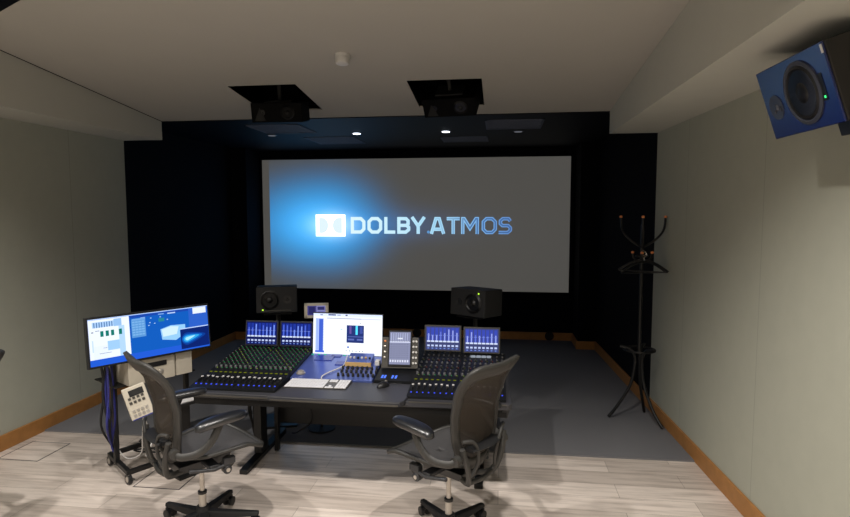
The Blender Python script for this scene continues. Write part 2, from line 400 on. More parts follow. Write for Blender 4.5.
for sgn in (1,-1):
    xe=x0+.05 if sgn>0 else x1-.05
    pts=[(xe,z0+.045),(xe,z1-.045)]
    for k in range(13):
        an=PI/2-PI*k/12; pts.append((xe+sgn*(.05+.10*math.cos(an)),(z0+z1)/2+.12*math.sin(an)))
    P=[(p[0],8.5728,p[1]) for p in pts]
    c=Vector((xe+sgn*.05,8.5728,(z0+z1)/2))
    n=len(P); lg.add(P+[tuple(c)],[(i,(i+1)%n,n) for i in range(n)],cyan)
lg.build('emblem',scr,label='glowing white box with two facing D shapes')

# ------------------------------------------------------------------ black ceiling: downlights and vents
for (x,y,on) in ((-1.70,6.74,1),(-.64,6.72,1),(-2.76,6.77,0),(.19,6.83,0)):
    r=thing('downlight',('lit' if on else 'unlit')+' small round downlight in black ceiling, '+{-1.70:'left of the lit pair',-.64:'right of the lit pair',-2.76:'leftmost of the row',.19:'rightmost of the row'}[x],'downlight',(x,y,2.84),group='downlights in the black ceiling')
    mb=MB(); X=T(0,0,0)@RX(PI); mb.lathe([(.062,0),(.062,.005),(.05,.008),(.048,.001)],M_char,20,X); mb.build('bezel',r)
    mb=MB(); mb.cyl(.045,-.012,-.002,emit((235,240,255),6.0 if on else .12),16); mb.build('lamp',r)
    if on:
        li=bpy.data.lights.new('downlight_beam','SPOT'); li.energy=3.5; li.spot_size=math.radians(160); li.spot_blend=.5; li.shadow_soft_size=.05; li.color=(.16,.36,1)
        lo=bpy.data.objects.new('downlight_beam',li); COL.objects.link(lo); lo.parent=r; lo.location=(0,0,-.015)
for i,(x0,y0,x1,y1,l) in enumerate(((-2.45,7.03,-1.82,7.73,'square ceiling vent nearest to the screen centre left'),(-.76,7.23,-.17,7.73,'ceiling vent in line with the lit right downlight'),(-.17,5.98,.43,6.62,'ceiling vent close behind the right ceiling opening'),(-2.75,5.98,-2.15,6.62,'ceiling vent behind the left hanging loudspeaker'))):
    r=thing('ceiling_vent','dark '+l,'vent',((x0+x1)/2,(y0+y1)/2,2.84),group='vents in the black ceiling')
    w,d=(x1-x0)/2,(y1-y0)/2
    mb=MB(); t=.02
    for p,q in (((-w,-d),(w,-d+t)),((-w,d-t),(w,d)),((-w,-d),(-w+t,d)),((w-t,-d),(w,d))): mb.box((p[0],p[1],-.008),(q[0],q[1],0),M_grille)
    mb.build('frame',r)
    mb=MB()
    k=int((2*d-.05)/.035)
    for j in range(k): 
        yy=-d+.03+j*.035; mb.box((-w+t,yy,-.006),(w-t,yy+.02,-.001),M_grille)
    mb.build('grille',r)

# smoke detector
zc=ZC(4.07)
r=thing('smoke_detector','white round smoke detector on the sloping ceiling','smoke detector',(-1.125,4.07,zc+.0),rot=(math.atan(-SLP),0,0))
mb=MB(); mb.lathe([(.056,0),(.056,-.012),(.052,-.02)],M_white,28); mb.build('base',r)
mb=MB(); mb.lathe([(.052,-.02),(.053,-.045),(.045,-.065),(.02,-.073),(.0,-.073)],M_white,28); mb.build('sensor_head',r)

# ------------------------------------------------------------------ loudspeakers
def speaker_box(name,label,cat,loc,rot,w,h,d,body,side,woof,wx,tx,led=None,group=None,tz=0,trim=None,wz=0,slot=False):
    """front faces local -y; origin at the middle of the front"""
    r=thing(name,label,cat,loc,rot=rot,group=group)
    mb=MB(); mb.box((-w/2,.004,-h/2),(w/2,d,h/2),side); mb.build('cabinet',r,bevel=.006)
    mb=MB(); mb.box((-w/2,-.006,-h/2),(w/2,.004,h/2),body); mb.build('front_baffle',r,bevel=.004)
    mb=MB(); X=T(wx,-.006,wz)@RX(PI/2)
    mb.lathe([(woof,0),(woof,.006),(woof*.9,.010),(woof*.86,.006)],trim or M_cone,32,X); mb.build('woofer_ring',r)
    mb=MB(); mb.lathe([(woof*.86,.006),(woof*.78,.012),(woof*.70,.005),(woof*.38,-.0),(woof*.36,.004),(woof*.2,.014),(0.0,.017)],M_cone,32,X); mb.build('woofer',r)
    mb=MB(); X=T(tx,-.006,tz)@RX(PI/2); tr=woof*.42
    mb.lathe([(tr,0),(tr,.003),(tr*.6,.001),(tr*.3,.001),(tr*.2,.008),(0,.009)],trim or M_cone,24,X); mb.build('tweeter',r)
    if led:
        mb=MB(); mb.box((led[0]-.005,-.009,led[1]-.005),(led[0]+.005,-.005,led[1]+.005),emit(led[2],2)); mb.build('power_light',r)
    if slot:
        mb=MB(); mb.box((-w*.35,-.0075,-h*.43),(w*.35,-.0055,-h*.40),M_graph); mb.build('port_slot',r)
    return r
D2=math.radians
R1=(D2(19),0,D2(-89))
ws=speaker_box('wall_loudspeaker','blue lit studio loudspeaker on a bracket high on the right wall','loudspeaker',(1.245,2.68,2.397),R1,.54,.32,.27,M_speak,M_speakgrey,.135,.06,-.175,group=None,tz=-.02,trim=M_ring,led=(.20,-.045,(60,220,120)))
mb=MB(); mb.box((.255,-.0075,.115),(.268,-.0055,.15),M_white); mb.build('rating_sticker',ws)
mb=MB(); mb.box((.185,-.008,-.06),(.215,-.0055,.05),M_blk); mb.build('control_panel',ws)
for sx in (-1,1): 
    mb=MB(); X=T(0,0,0); mb.tube([(sx*.02-.165,-.009,-.02),(-.165+sx*.028,-.009,-.045)],.004,M_ring); mb.build('tweeter_guard',ws)
# bracket part: from under the cabinet back to the wall
mb=MB(); mb.box((.17,.02,-.215),(.275,.16,-.16),M_blk); mb.tube([(.21,.14,-.18),(.21,.30,-.10)],.02,M_blk); mb.box((.14,.285,-.16),(.26,.30,-.02),M_blk); mb.build('bracket',ws,bevel=.004)
# speakers hanging out of the ceiling openings
cs=speaker_box('ceiling_loudspeaker','black loudspeaker hanging below the left ceiling opening','loudspeaker',(-1.99,5.0,2.79),(D2(12),0,D2(4)),.46,.17,.26,M_spk,M_spk,.062,.1,-.13,group='loudspeakers hung in the ceiling openings')
mb=MB(); mb.tube([(0,.13,.08),(0,.13,.6)],.018,M_blk2); mb.box((-.12,.05,.085),(.12,.21,.10),M_blk2); mb.build('hanger',cs)
mb=MB(); X=T(-.15,-.008,-.02)@RX(PI/2); mb.prism([(-.05,-.05),(.05,-.05),(.0,.06)],0,.003,M_blk2,X); mb.build('horn_plate',cs)
c2=copy_tree(cs); c2.location=(-.45,5.02,2.80); c2.rotation_euler=(D2(40),0,D2(-8)); c2['label']='black loudspeaker hanging tilted below the right ceiling opening'
c3=copy_tree(cs); c3.location=(-2.53,2.60,3.045); c3.rotation_euler=(0,D2(-39),D2(35)); c3['label']='black ceiling loudspeaker cut off by the top left corner of the view'; del c3['group']
# desk monitors on stands
def desk_speaker(label,loc,rz,mirror):
    s=-1 if mirror else 1
    sp=speaker_box('studio_loudspeaker',label,'loudspeaker',loc,(D2(-3),0,rz),.345,.225,.26,M_blk2,M_blk2,.082,-s*.06,s*.09,led=(-s*.118 if not mirror else .11,-.085 if not mirror else .083,(190,255,60)),group='desk loudspeakers behind the console',slot=not mirror)
    st=thing('speaker_stand','black pole stand under the '+('right' if mirror else 'left')+' studio loudspeaker','speaker stand',(loc[0]-.11*math.sin(rz),loc[1]+.12,.012),rz,group='speaker stands behind the console')
    zt=loc[2]-.135
    mb=MB(); mb.box((-.12,-.11,zt-.012),(.12,.11,zt),M_metalblk); mb.build('top_plate',st,bevel=.003)
    mb=MB(); mb.cyl(.02,.02,zt-.012,M_metalblk,16); mb.build('pole',st)
    mb=MB(); mb.box((-.15,-.17,0),(.15,.17,.02),M_metalblk); mb.build('base',st,bevel=.004)
    return sp
desk_speaker('black studio loudspeaker behind the left pair of fader displays',(-1.925,4.75,1.145),D2(20),False)
desk_speaker('black studio loudspeaker behind the right pair of fader displays',(-.265,4.74,1.155),D2(-32),True)

# ------------------------------------------------------------------ mixing console
CO=(-1.03,4.05,.0)
con=thing('mixing_console','long dark mixing console with fader banks and four lit displays','mixing console',CO)
def B(mb,name,parent=con,**k):
    """build from room coordinates under the console (or under one of its parts)"""
    return mb.build(name,parent,CO,**k)
fz=.68
mb=MB(); outline=[(-2.14,3.64),(-2.11,3.615),(-1.58,3.60),(-.62,3.60),(.06,3.615),(.085,3.64),(.06,4.50),(-2.10,4.50)]
mb.prism(outline,.640,fz,M_dgrey); B(mb,'worktop',bevel=.006)
mb=MB(); mb.prism([(-2.10,3.66),(.05,3.66),(.04,4.48),(-2.08,4.48)],.58,.64,M_blk2); B(mb,'underframe')
mb=MB()
pr=[(-1.52,3.545),(-.66,3.525),(-.625,3.535),(-.605,3.565),(-.565,3.90),(-.58,3.93),(-1.40,3.93)]
mb.prism(pr,fz-.02,fz+.014,M_dgrey); B(mb,'palm_rest',bevel=.007)
mb=MB(); mb.prism([(-2.13,3.606),(-1.5,3.592),(-1.5,3.602),(-2.13,3.63)],.655,.665,M_graph); 
mb.prism([(-1.5,3.538),(-.64,3.517),(-.64,3.53),(-1.5,3.55)],.668,.676,M_graph); mb.prism([(-.58,3.60),(.05,3.608),(.05,3.62),(-.58,3.615)],.672,.680,M_graph); B(mb,'edge_trim')
def zt(y): return .695+(y-3.65)*.125
slate_led=emit((70,90,255),1.1); yel=emit((170,180,40),.35); grn=emit((50,220,110),.45)
knobs=0; extra=MB()
M_knob=mat('rubber_knob',(38,38,40),.4); M_knobg=mat('grey_rubber_knob',(74,74,76),.4)
M_mod=mat('console_surface',(16,17,19),.5,spec=.3)
def fader_module(x0,x1,left):
    global knobs
    mb=MB(); a,b=3.655,4.47
    mb.hexa([(x0,a,fz),(x1,a,fz),(x1,b,fz),(x0,b,fz),(x0,a,zt(a)),(x1,a,zt(a)),(x1,b,zt(b)),(x0,b,zt(b))],M_mod)
    n=8; sp=(x1-x0-.03)/7.4; xs_=[x0+.022+i*sp for i in range(n)]
    for i,x in enumerate(xs_):
        mb.box((x-.010,3.928,zt(3.93)),(x+.010,3.942,zt(3.94)+.0015),yel)       # scribble strips
        mb.box((x-.0015,3.745,zt(3.80)-.004),(x+.0015,3.90,zt(3.90)+.0006),M_blk2)
        rows=9 if left else 7
        for k in range(rows):
            y=4.02+k*.43/(rows-1)
            if left or k in (0,): mb.box((x+.0085,y-.012,zt(y)-.001),(x+.0125,y-.007,zt(y)+.003),grn if (i+k)%7 else emit((160,200,60),.7))
            elif k in (2,4): mb.box((x+.008,y-.012,zt(y)-.001),(x+.012,y-.006,zt(y)+.0025),emit((200,90,70),.45) if i%2 else emit((120,140,60),.4))
    mod=B(mb,'fader_module',bevel=0)
    for i,x in enumerate(xs_):
        y=3.72; z=zt(y); q=MB(); q.box((x-.0045,y-.005,z-.001),(x+.0045,y+.005,z+.0035),slate_led)
        o=q.build('lit_button',mod,(0,0,0)); o.data.transform(Matrix.Translation((-CO[0],-CO[1],0)))
        y=3.825-.012*((i*5)%3==0); z=zt(y); q=MB()
        q.hexa([(x-.008,y-.016,z+.002),(x+.008,y-.016,z+.002),(x+.008,y+.016,z+.002),(x-.008,y+.016,z+.002),(x-.007,y-.012,z+.014),(x+.007,y-.012,z+.014),(x+.007,y+.012,z+.014),(x-.007,y+.012,z+.014)],M_blk)
        q.box((x-.0075,y-.012,z+.012),(x+.0075,y+.004,z+.0185),M_white)
        o=q.build('fader',mod,(0,0,0)); o.data.transform(Matrix.Translation((-CO[0],-CO[1],0)))
        rows=9 if left else 7
        for k in range(rows):
            y=4.02+k*.43/(rows-1); z=zt(y); X=T(x,y,z)
            pf=[(.0095,0),(.009,.012),(.0065,.015),(0,.015)] if k else [(.011,0),(.010,.018),(.0065,.021),(0,.021)]
            mk=M_knobg if (not left and k in (0,3)) or (left and k==0) else M_knob
            if knobs<100 and k<4:
                q=MB(); q.lathe(pf,mk,10,X); o=q.build('knob',mod); o.data.transform(Matrix.Translation((-CO[0],-CO[1],0))); knobs+=1
            else: extra.lathe(pf,mk,8,X)
    return mod
for a,b,l in ((-2.135,-1.825,1),(-1.822,-1.512,1),(-.605,-.285,0),(-.282,.045,0)): fader_module(a,b,l)
# narrow blank strip between left bank and centre, with a small jog wheel
mb=MB(); mb.hexa([(-1.51,3.94,fz),(-.90,3.94,fz),(-.90,4.47,fz),(-1.51,4.47,fz),(-1.51,3.94,.705),(-.90,3.94,.705),(-.90,4.47,.77),(-1.51,4.47,.77)],M_alu)
ct=B(mb,'centre_module',bevel=.003)
def zc2(y): return .705+(y-3.94)*.1226
def sub(q,name,parent,**k):
    o=q.build(name,parent,**k); o.data.transform(Matrix.Translation((-CO[0],-CO[1],0))); return o
for j in range(3):
    for i in range(8):
        x=-1.165+i*.037+(j%2)*.008; y=4.0+j*.065; q=MB(); q.lathe([(.0105,0),(.0095,.022),(.007,.026),(0,.026)],M_blk,12,T(x,y,zc2(y))); sub(q,'push_knob',ct)
q=MB(); q.lathe([(.034,0),(.034,.008),(.026,.012),(.024,.022),(.012,.027),(0,.028)],M_silver,24,T(-1.455,4.02,zc2(4.02))); sub(q,'jog_wheel',ct)
for (x,y,w,d) in ((-1.44,4.28,.14,.10),(-1.25,4.20,.10,.07),(-1.33,4.36,.08,.05)):
    q=MB(); q.hexa([(x,y,zc2(y)-.001),(x+w,y,zc2(y)-.001),(x+w,y+d,zc2(y+d)-.001),(x,y+d,zc2(y+d)-.001),(x,y,zc2(y)+.006),(x+w,y,zc2(y)+.006),(x+w,y+d,zc2(y+d)+.006),(x,y+d,zc2(y+d)+.006)],mat('blue_touch_pad',(44,62,150),.25)); sub(q,'touch_pad',ct)
q=MB()
for i in range(6): q.box((-1.50+i*.05+(i>2)*.06,4.40,zc2(4.4)),( -1.48+i*.05+(i>2)*.06,4.41,zc2(4.4)+.004),emit((60,220,160),.8))
sub(q,'indicator_lights',ct)
# master section right of centre: blue readouts and tilted touchscreen panel
mb=MB(); mb.hexa([(-.885,3.94,fz),(-.612,3.94,fz),(-.612,4.47,fz),(-.885,4.47,fz),(-.885,3.94,.71),(-.612,3.94,.71),(-.612,4.47,.78),(-.885,4.47,.78)],M_mod); ms=B(mb,'master_module')
q=MB()
for i,x in enumerate((-.845,-.825,-.77,-.745)): q.hexa([(x,3.98,.713),(x+.014,3.98,.713),(x+.014,4.03,.719),(x,4.03,.719),(x,3.98,.7165),(x+.014,3.98,.7165),(x+.014,4.03,.7235),(x,4.03,.7235)],emit((90,130,255),1.2))
sub(q,'blue_readout',ms)
tp=bpy.data.objects.new('x',None)
bpy.data.objects.remove(tp)
PX=T(-.735,4.155,.86)@RZ(D2(2))@RX(D2(-16))
mb=MB(); mb.box((-.138,0,-.115),(.138,.035,.115),M_graph,PX)
mp=mb.build('master_panel',con,CO,bevel=.004)
PX2=T(-CO[0],-CO[1],0)@PX
mb=MB(); mb.box((-.088,-.010,-.100),(.088,-.0005,.165),M_blk2,PX2); mb.build('tablet',mp,bevel=.004)
rc=[]
for i in range(8): rc.append((.06+i*.112,.03,.085+i*.112,.26,(200,208,240))); rc.append((.03+i*.118,.86,.10+i*.118,.93,(235,238,255))); rc.append((.03+i*.118,.28,.11+i*.118,.295,(228,232,250)))
rc+= [(.0,.30,1,.33,(225,230,255)),(.38,.18,.62,.22,(240,243,255))]
for j in range(7):
    for i in range(7): rc.append((.05+i*.13,.37+j*.068,.13+i*.13,.40+j*.068,(126,130,156)))
panel('touch_display',mp,.155,.238,rc,(146,150,182),PX2@T(0,-.0125,.033),.95)
for sx,col_ in ((-.113,1),(.101,2),(.122,2)):
    for j in range(5 if sx>0 else 4):
        q=MB(); q.lathe([(.0085,0),(.008,.010),(0,.012)],M_white if sx>0 else M_orange if j==0 else M_silver,10,PX2@T(sx,-.0,.085-j*.04)@RX(PI/2)); q.build('panel_knob',mp)
# four displays standing along the back of the console
def strips(seed,dim):
    random.seed(seed); rc=[]
    for i in range(8):
        x=.035+i*.119
        on=random.random()
        rc.append((x,.05,x+.095,.60,(34,56,160) if dim else (62,78,186)))
        hh=.08+.3*random.random()
        rc.append((x+.03,hh,x+.065,.62,((130,160,255) if dim else (160,172,240)) if (on>.45) else ((84,110,225) if dim else (110,124,215))))
        rc.append((x+.0,.36,x+.09,.385,(120,140,225)))
        rc.append((x,.60,x+.10,.665,(215,226,255)))
        rc.append((x+.01,.78,x+.085,.855,(198,212,255)))
        rc.append((x+.02,.91,x+.07,.95,(120,145,225)))
    return rc
for i,(x0,x1,zz,fm) in enumerate(((-2.075,-1.795,.917,M_char),(-1.778,-1.50,.917,M_char),(-.588,-.298,.915,M_graph),(-.282,.004,.907,M_graph))):  # light on the right pair put into a lighter frame colour
    X=T((x0+x1)/2,4.44,zz)@RX(D2(-8)); w=x1-x0
    mb=MB(); mb.box((-w/2,0,-.102),(w/2,.022,.102),fm,X); mb.tube([X@Vector((-.06,.015,-.09)),((x0+x1)/2-.06,4.47,.76)],.012,M_metalblk); mb.tube([X@Vector((.06,.015,-.09)),((x0+x1)/2+.06,4.47,.76)],.012,M_metalblk)
    dm=B(mb,'display_module',bevel=.003)
    Xc=T(-CO[0],-CO[1],0)@X@T(0,-.003,0)
    panel('meter_display',dm,w-.022,.182,strips(i+3,i<2),(22,30,92) if i<2 else (66,72,118),Xc,1.0)
q=MB(); q.box((-.225,4.37,.785),(-.065,4.39,.80),emit((200,210,225),.5)); q.box((-.235,4.365,.778),(-.055,4.395,.786),M_blk2); sub(q,'label_strip',con)
extra_o=B(extra,'knob'); extra_o['kind']='stuff'
# legs and feet
def desk_leg(x,big):
    mb=MB(); w=.06 if big else .03
    mb.box((x-w,4.10,.05),(x+w,4.22,.60),M_metalblk); B(mb,'leg',bevel=.006)
    mb=MB(); mb.hexa([(x-.03,3.84,.0121-.0121),(x+.03,3.84,0),(x+.03,4.62,0.012),(x-.03,4.62,.012),(x-.03,3.84,.035),(x+.03,3.84,.035),(x+.03,4.62,.06),(x-.03,4.62,.06)],M_metalblk); B(mb,'foot',bevel=.005)
desk_leg(-1.84,False); desk_leg(-.135,False)
mb=MB(); mb.box((-1.80,4.36,.20),(-.17,4.39,.42),M_metalblk); B(mb,'crossbar',bevel=.003)
mb=MB(); mb.box((-1.765,4.25,.012),(-1.735,4.29,.60),M_metalblk); B(mb,'leg')
mb=MB(); mb.hexa([(.00,3.70,.56),(.055,3.70,.56),(.055,4.45,.56),(.00,4.45,.56),(.03,3.64,.64),(.07,3.64,.64),(.06,4.46,.64),(.02,4.46,.64)],M_char); B(mb,'end_panel')
random.seed(5)
mb=MB()
for k in range(7):
    x=-1.93+k*.013; mb.tube(pathsmooth([(x,4.18,.58),(x+random.uniform(-.03,.03),4.16,.4),(x+random.uniform(-.03,.03),4.2,.2),(x+random.uniform(-.02,.05),4.25,.02)],5),.009,M_blk2,6)
tag(mb.build('cable_bundle'),'thick black cable bundle hanging below the left end of the console','cables',kind='stuff')
mb=MB(); mb.tube(pathsmooth([(-1.55,4.2,.60),(-1.45,4.25,.3),(-1.62,4.4,.12),(-1.75,4.6,.022)],8),.006,M_blk2,6)
tag(mb.build('cable'),'thin black cable hanging under the middle of the console','cable')

# keyboard
kb=thing('keyboard','white full size computer keyboard on the console palm rest','keyboard',(-1.262,3.835,fz+.0145),D2(1)); kb.scale=(1,1.5,1)
mb=MB(); mb.hexa([(-.222,-.062,0),(.222,-.062,0),(.222,.062,0),(-.222,.062,0),(-.222,-.062,.006),(.222,-.062,.006),(.222,.062,.013),(-.222,.062,.013)],M_graph); mb.build('case',kb,bevel=.002)
def kz(y): return .006+(y+.062)*.0565
rows=[(-.052,'bottom'),(-.032,1),(-.012,1),(.008,1),(.028,1),(.046,1)]
def key(x0,x1,y):
    q=MB(); q.box((x0,y-.0075,kz(y)-.001),(x1,y+.0075,kz(y)+.003),M_key); return q.build('key',kb)
cnt=0
for j,(y,t) in enumerate(rows):
    if j==0:
        for a,b in ((-.216,-.196),(-.194,-.176),(-.174,-.152),(-.150,-.052),(-.050,-.028),(-.026,-.010),(-.008,.060)): key(a,b,y)
    else:
        for i in range(14): key(-.216+i*.0198,-.216+i*.0198+.0178,y)
    if j in (4,5):
        for i in range(3): key(.070+i*.0195,.0875+i*.0195,y)
    if j==1: key(.0895,.107,y)
    if j==0:
        for i in range(3): key(.070+i*.0195,.0875+i*.0195,y)
pad_=MB()
for j,(y,t) in enumerate(rows):
    for i in range(4): 
        x=.138+i*.0202; pad_.box((x,y-.0075,kz(y)-.001),(x+.018,y+.0075,kz(y)+.003),M_key)
pad_.build('number_pad',kb)
mb=MB(); mb.tube(pathsmooth([(-1.27,3.932,.704),(-1.275,3.97,.717),(-1.24,4.05,.727),(-1.19,4.13,.737),(-1.175,4.2,.745),(-1.185,4.30,.757),(-1.20,4.38,.767)],6),.0045,M_white,6)
tag(mb.build('keyboard_cable'),'thin white cable running from the keyboard to the monitor','cable')
# mouse
ms_=thing('computer_mouse','black computer mouse on the palm rest right of the keyboard','mouse',(-.80,3.845,fz+.0145),D2(-35))
mb=MB(); vs=[];nu,nv=14,7
for j in range(nv+1):
    a=(PI/2)*j/nv
    for i in range(nu):
        b=2*PI*i/nu; vs.append((.031*math.cos(a)*math.cos(b)*(1+.08*math.sin(b)),.055*math.cos(a)*math.sin(b),.036*math.sin(a)))
fs=[(j*nu+i,j*nu+(i+1)%nu,(j+1)*nu+(i+1)%nu,(j+1)*nu+i) for j in range(nv) for i in range(nu)]+[tuple(range(nu))[::-1]]
mb.add(vs,fs,M_blk,None,True); mb.build('shell',ms_)
mb=MB(); mb.lathe([(.010,-.003),(.010,.003)],M_silver,12,T(0,.028,.030)@RY(PI/2)); mb.build('scroll_wheel',ms_)
mb=MB(); mb.tube(pathsmooth([(0,.052,.010),(.02,.09,.006),(.06,.12,.010)],5),.002,M_blk,6); mb.build('cord',ms_)
# small wooden sided controller + white gadget
wc=thing('desk_controller','small metal controller with pale wooden front below the main monitor','controller',(-1.055,4.19,zc2(4.19)+.001),0)
mb=MB(); mb.hexa([(-.10,-.01,.0),(.09,-.01,0),(.09,.13,.016),(-.10,.13,.016),(-.10,-.01,.034),(.09,-.01,.034),(.09,.13,.07),(-.10,.13,.07)],M_alu); mb.build('case',wc,bevel=.002)
mb=MB(); mb.box((-.105,-.022,.002),(.095,-.010,.034),M_wood); mb.build('wooden_front',wc,bevel=.002)
for i in range(6):
    q=MB(); x=-.08+i*.03; q.lathe([(.009,0),(.009,.012),(0,.013)],(M_white,M_white,M_blk,M_white,M_wood,M_blk)[i],10,T(x,.05,.048)@RX(D2(14))); q.build('knob',wc)
mb=MB(); mb.box((-.935,4.19,zc2(4.19)+.009),(-.90,4.25,zc2(4.19)+.045),M_white); tag(mb.build('white_box',bevel=.004),'small white box squeezed between wooden controller and touchscreen panel','box')

# main monitor
X=T(-1.21,4.43,.925)@RZ(D2(-3))@RX(D2(-5))
mo_=thing('computer_monitor','bright white computer monitor standing in the middle of the console','monitor',(-1.21,4.43,.765))
def up(X): return T(1.21,-4.43,-.765)@X
mb=MB(); mb.box((-.293,0,-.175),(.293,.018,.172),M_blk,up(X)); mb.build('housing',mo_,bevel=.004)
rc=[(0,0,1,.055,(214,226,255)),(.01,.055,1,.09,(226,232,250)),(.10,.02,.14,.045,(120,130,170)),(.22,.012,.33,.045,(60,72,120)),(.35,.02,.40,.04,(120,130,160)),(.47,.015,.50,.045,(40,44,80)),
 (.015,.12,.035,.9,(235,240,255)),(.035,.12,.155,.97,(170,186,235)),(.085,.14,.145,.93,(62,92,196)),(.05,.14,.075,.9,(150,175,235)),(.20,.10,.98,.13,(205,210,225)),(.20,.105,.7,.115,(120,130,160)),
 (.03,.92,.165,.985,(60,92,205)),(.49,.27,.74,.70,(38,52,112)),(.53,.29,.56,.48,(98,80,150)),(.62,.275,.65,.50,(90,220,255)),(.68,.3,.72,.47,(60,76,150)),(.51,.54,.73,.56,(82,96,165)),(.51,.60,.6,.64,(90,104,170)),(.64,.6,.72,.64,(90,104,170)),(.40,.36,.43,.40,(190,215,255))]
for k in range(6): rc.append((.48+k*.048,.89,.494+k*.048,.915,(96,120,120)))
for k in range(20): rc.append((.15,.14+k*.039,.158,.155+k*.039,(230,236,255)))
rc+=[(.50,.79,.53,.83,(90,120,190)),(.6,.78,.61,.80,(190,190,210)),(.68,.2,.69,.235,(90,90,120)),(.0,.965,1,.985,(222,232,255))]
panel('display',mo_,.575,.325,rc,(244,248,255),up(X)@T(0,-.003,.002),1.25)
mb=MB(); mb.tube([up(X)@Vector((0,.02,-.05)),(0,.055,.02)],.022,M_silver); mb.box((-.10,-.0,.0015),(.10,.12,.012),M_silver); mb.build('stand',mo_)

# small white framed display
X=T(-1.54,4.66,1.075)@RZ(D2(14))@RX(D2(-6))
fd=thing('small_display','small white framed display behind the main monitor','display',(-1.54,4.66,.012))
def up2(X): return T(1.54,-4.66,-.012)@X
mb=MB(); w,h=.20,.125
for p,q in (((-w/2,-h/2),(w/2,-h/2+.022)),((-w/2,h/2-.022),(w/2,h/2)),((-w/2,-h/2),(-w/2+.024,h/2)),((w/2-.024,-h/2),(w/2,h/2))): mb.box((p[0],-.005,p[1]),(q[0],.02,q[1]),M_beige,up2(X))
mb.box((-w/2+.01,.004,-h/2+.01),(w/2-.01,.018,h/2-.01),M_beige,up2(X)); mb.build('frame',fd,bevel=0)
panel('display',fd,w-.05,h-.046,[(0,0,.5,1,(84,82,150)),(.08,.1,.42,.9,(52,52,110)),(.56,.1,.95,.45,(60,60,120)),(.56,.6,.95,.95,(120,120,190))],(150,150,215),up2(X)@T(0,.0015,0),.7)
mb=MB(); mb.tube(pathsmooth([up2(X)@Vector((0,.02,0)),(0.0,.09,.9),(0.0,.1,.5),(0,.1,.015)],6),.012,M_metalblk); mb.build('stand_pole',fd)
mb=MB(); mb.lathe([(.12,0),(.12,.012),(.02,.018)],M_blk2,24,T(0,.1,0)); mb.build('stand_base',fd)

# ------------------------------------------------------------------ monitor cart
CR=(-2.45,3.80,0)
cart=thing('equipment_cart','black tubular rolling cart holding the tilted widescreen monitor','cart',CR,D2(59))
# local x runs along the monitor, local -y to its front
tb=.016
def bar(mb,a,b,r=.016,m=M_metalblk): 
    a,b=Vector(a),Vector(b); d=(b-a); L_=d.length; X=T(*a)@d.to_track_quat('Z','Y').to_matrix().to_4x4(); mb.box((-r,-r,0),(r,r,L_),m,X)
mb=MB()
for a,b in (((-.235,-.01,.085),(-.18,.43,.085)),((.50,-.01,.085),(.50,.43,.085)),((-.235,.0,.085),(.50,.0,.085)),((-.18,.42,.085),(.50,.42,.085))): bar(mb,a,b)
mb.build('base_frame',cart,bevel=.003)
mb=MB(); bar(mb,(-.213,.23,.08),(-.213,.23,1.02),.017); mb.build('upright',cart,bevel=.003)
mb=MB(); bar(mb,(.335,.23,.08),(.335,.23,1.0),.017); mb.build('upright',cart,bevel=.003)
mb=MB(); bar(mb,(-.213,.21,.96),(.335,.21,.96),.02); bar(mb,(-.213,.21,1.06),(-.213,.21,.9),.02); mb.box((.0,.05,.90),(.16,.2,1.06),M_metalblk); mb.build('monitor_mount',cart,bevel=.003)
mb=MB(); mb.box((-.25,.11,.664),(.35,.46,.676),M_metalblk); mb.build('shelf',cart,bevel=.003)
for x,y in ((-.235,.0),(-.18,.42),(.50,.0),(.50,.42)):
    c=MB(); c.box((x-.012,y-.014,.045),(x+.012,y+.014,.07),M_silver); c.lathe([(.036,-.012),(.036,.012)],M_blk,18,T(x,y+.0,.036)@RY(PI/2)@T(0,0,0)); c.lathe([(.02,-.014),(.02,.014)],M_silver,12,T(x,y,.036)@RY(PI/2)); c.build('caster',cart)
# monitor
mw,mh=.89,.345
wm=thing('widescreen_monitor','tilted ultrawide monitor with blue windows on the cart at left','monitor',(-2.475,3.80,1.03),rot=(D2(-5.6),D2(.6),D2(59)))
mb=MB(); mb.box((-mw/2,0,-mh/2),(mw/2,.03,mh/2),M_blk); mb.box((-.25,.03,-.12),(.25,.055,.12),M_blk2); mb.build('housing',wm,bevel=.004)
rc=[(0,0,1,.016,(190,215,255)),(.0,.02,.31,.86,(238,246,255)),(.31,.02,.82,.86,(20,92,190)),(.82,.02,1,.55,(46,96,200)),(.315,.03,.82,.075,(30,70,170)),
 (.0,.86,1,1,(36,92,214)),(.03,.07,.25,.19,(170,206,244)),(.19,.04,.25,.20,(150,192,238)),(.135,.50,.27,.86,(160,205,246)),(.225,.2,.27,.86,(178,215,250)),(.03,.58,.135,.86,(232,242,255)),(.135,.70,.225,.86,(236,244,255)),
 (.325,.12,.44,.52,(90,150,214)),(.33,.10,.44,.14,(110,165,225)),(.86,.02,.985,.165,(232,240,255)),(.735,.5,.998,.965,(14,36,110)),(.73,.475,.998,.495,(200,220,255)),(.40,.09,.44,.1,(160,190,240))]
for k in range(8): rc.append((.04+k*.019,.08,.047+k*.019,.19,(70,110,170)))
for k,x in enumerate((.085,.125,.165,.225)): rc.append((x,.27,x+.024,.39,(20,120,110)))
rc+=[(.02,.27,.035,.29,(60,80,120)),(.05,.25,.08,.262,(90,110,150)),(.10,.63,.13,.64,(120,140,170)),(.07,.74,.16,.75,(120,140,170)),(.55,.16,.60,.24,(40,130,150)),(.63,.06,.70,.085,(190,214,250)),(.55,.055,.60,.08,(120,165,225)),(.02,.45,.03,.7,(200,225,250))]
for j in range(6):
    for i in range(4): rc.append((.33+i*.026,.16+j*.056,.352+i*.026,.195+j*.056,(120,175,228)))
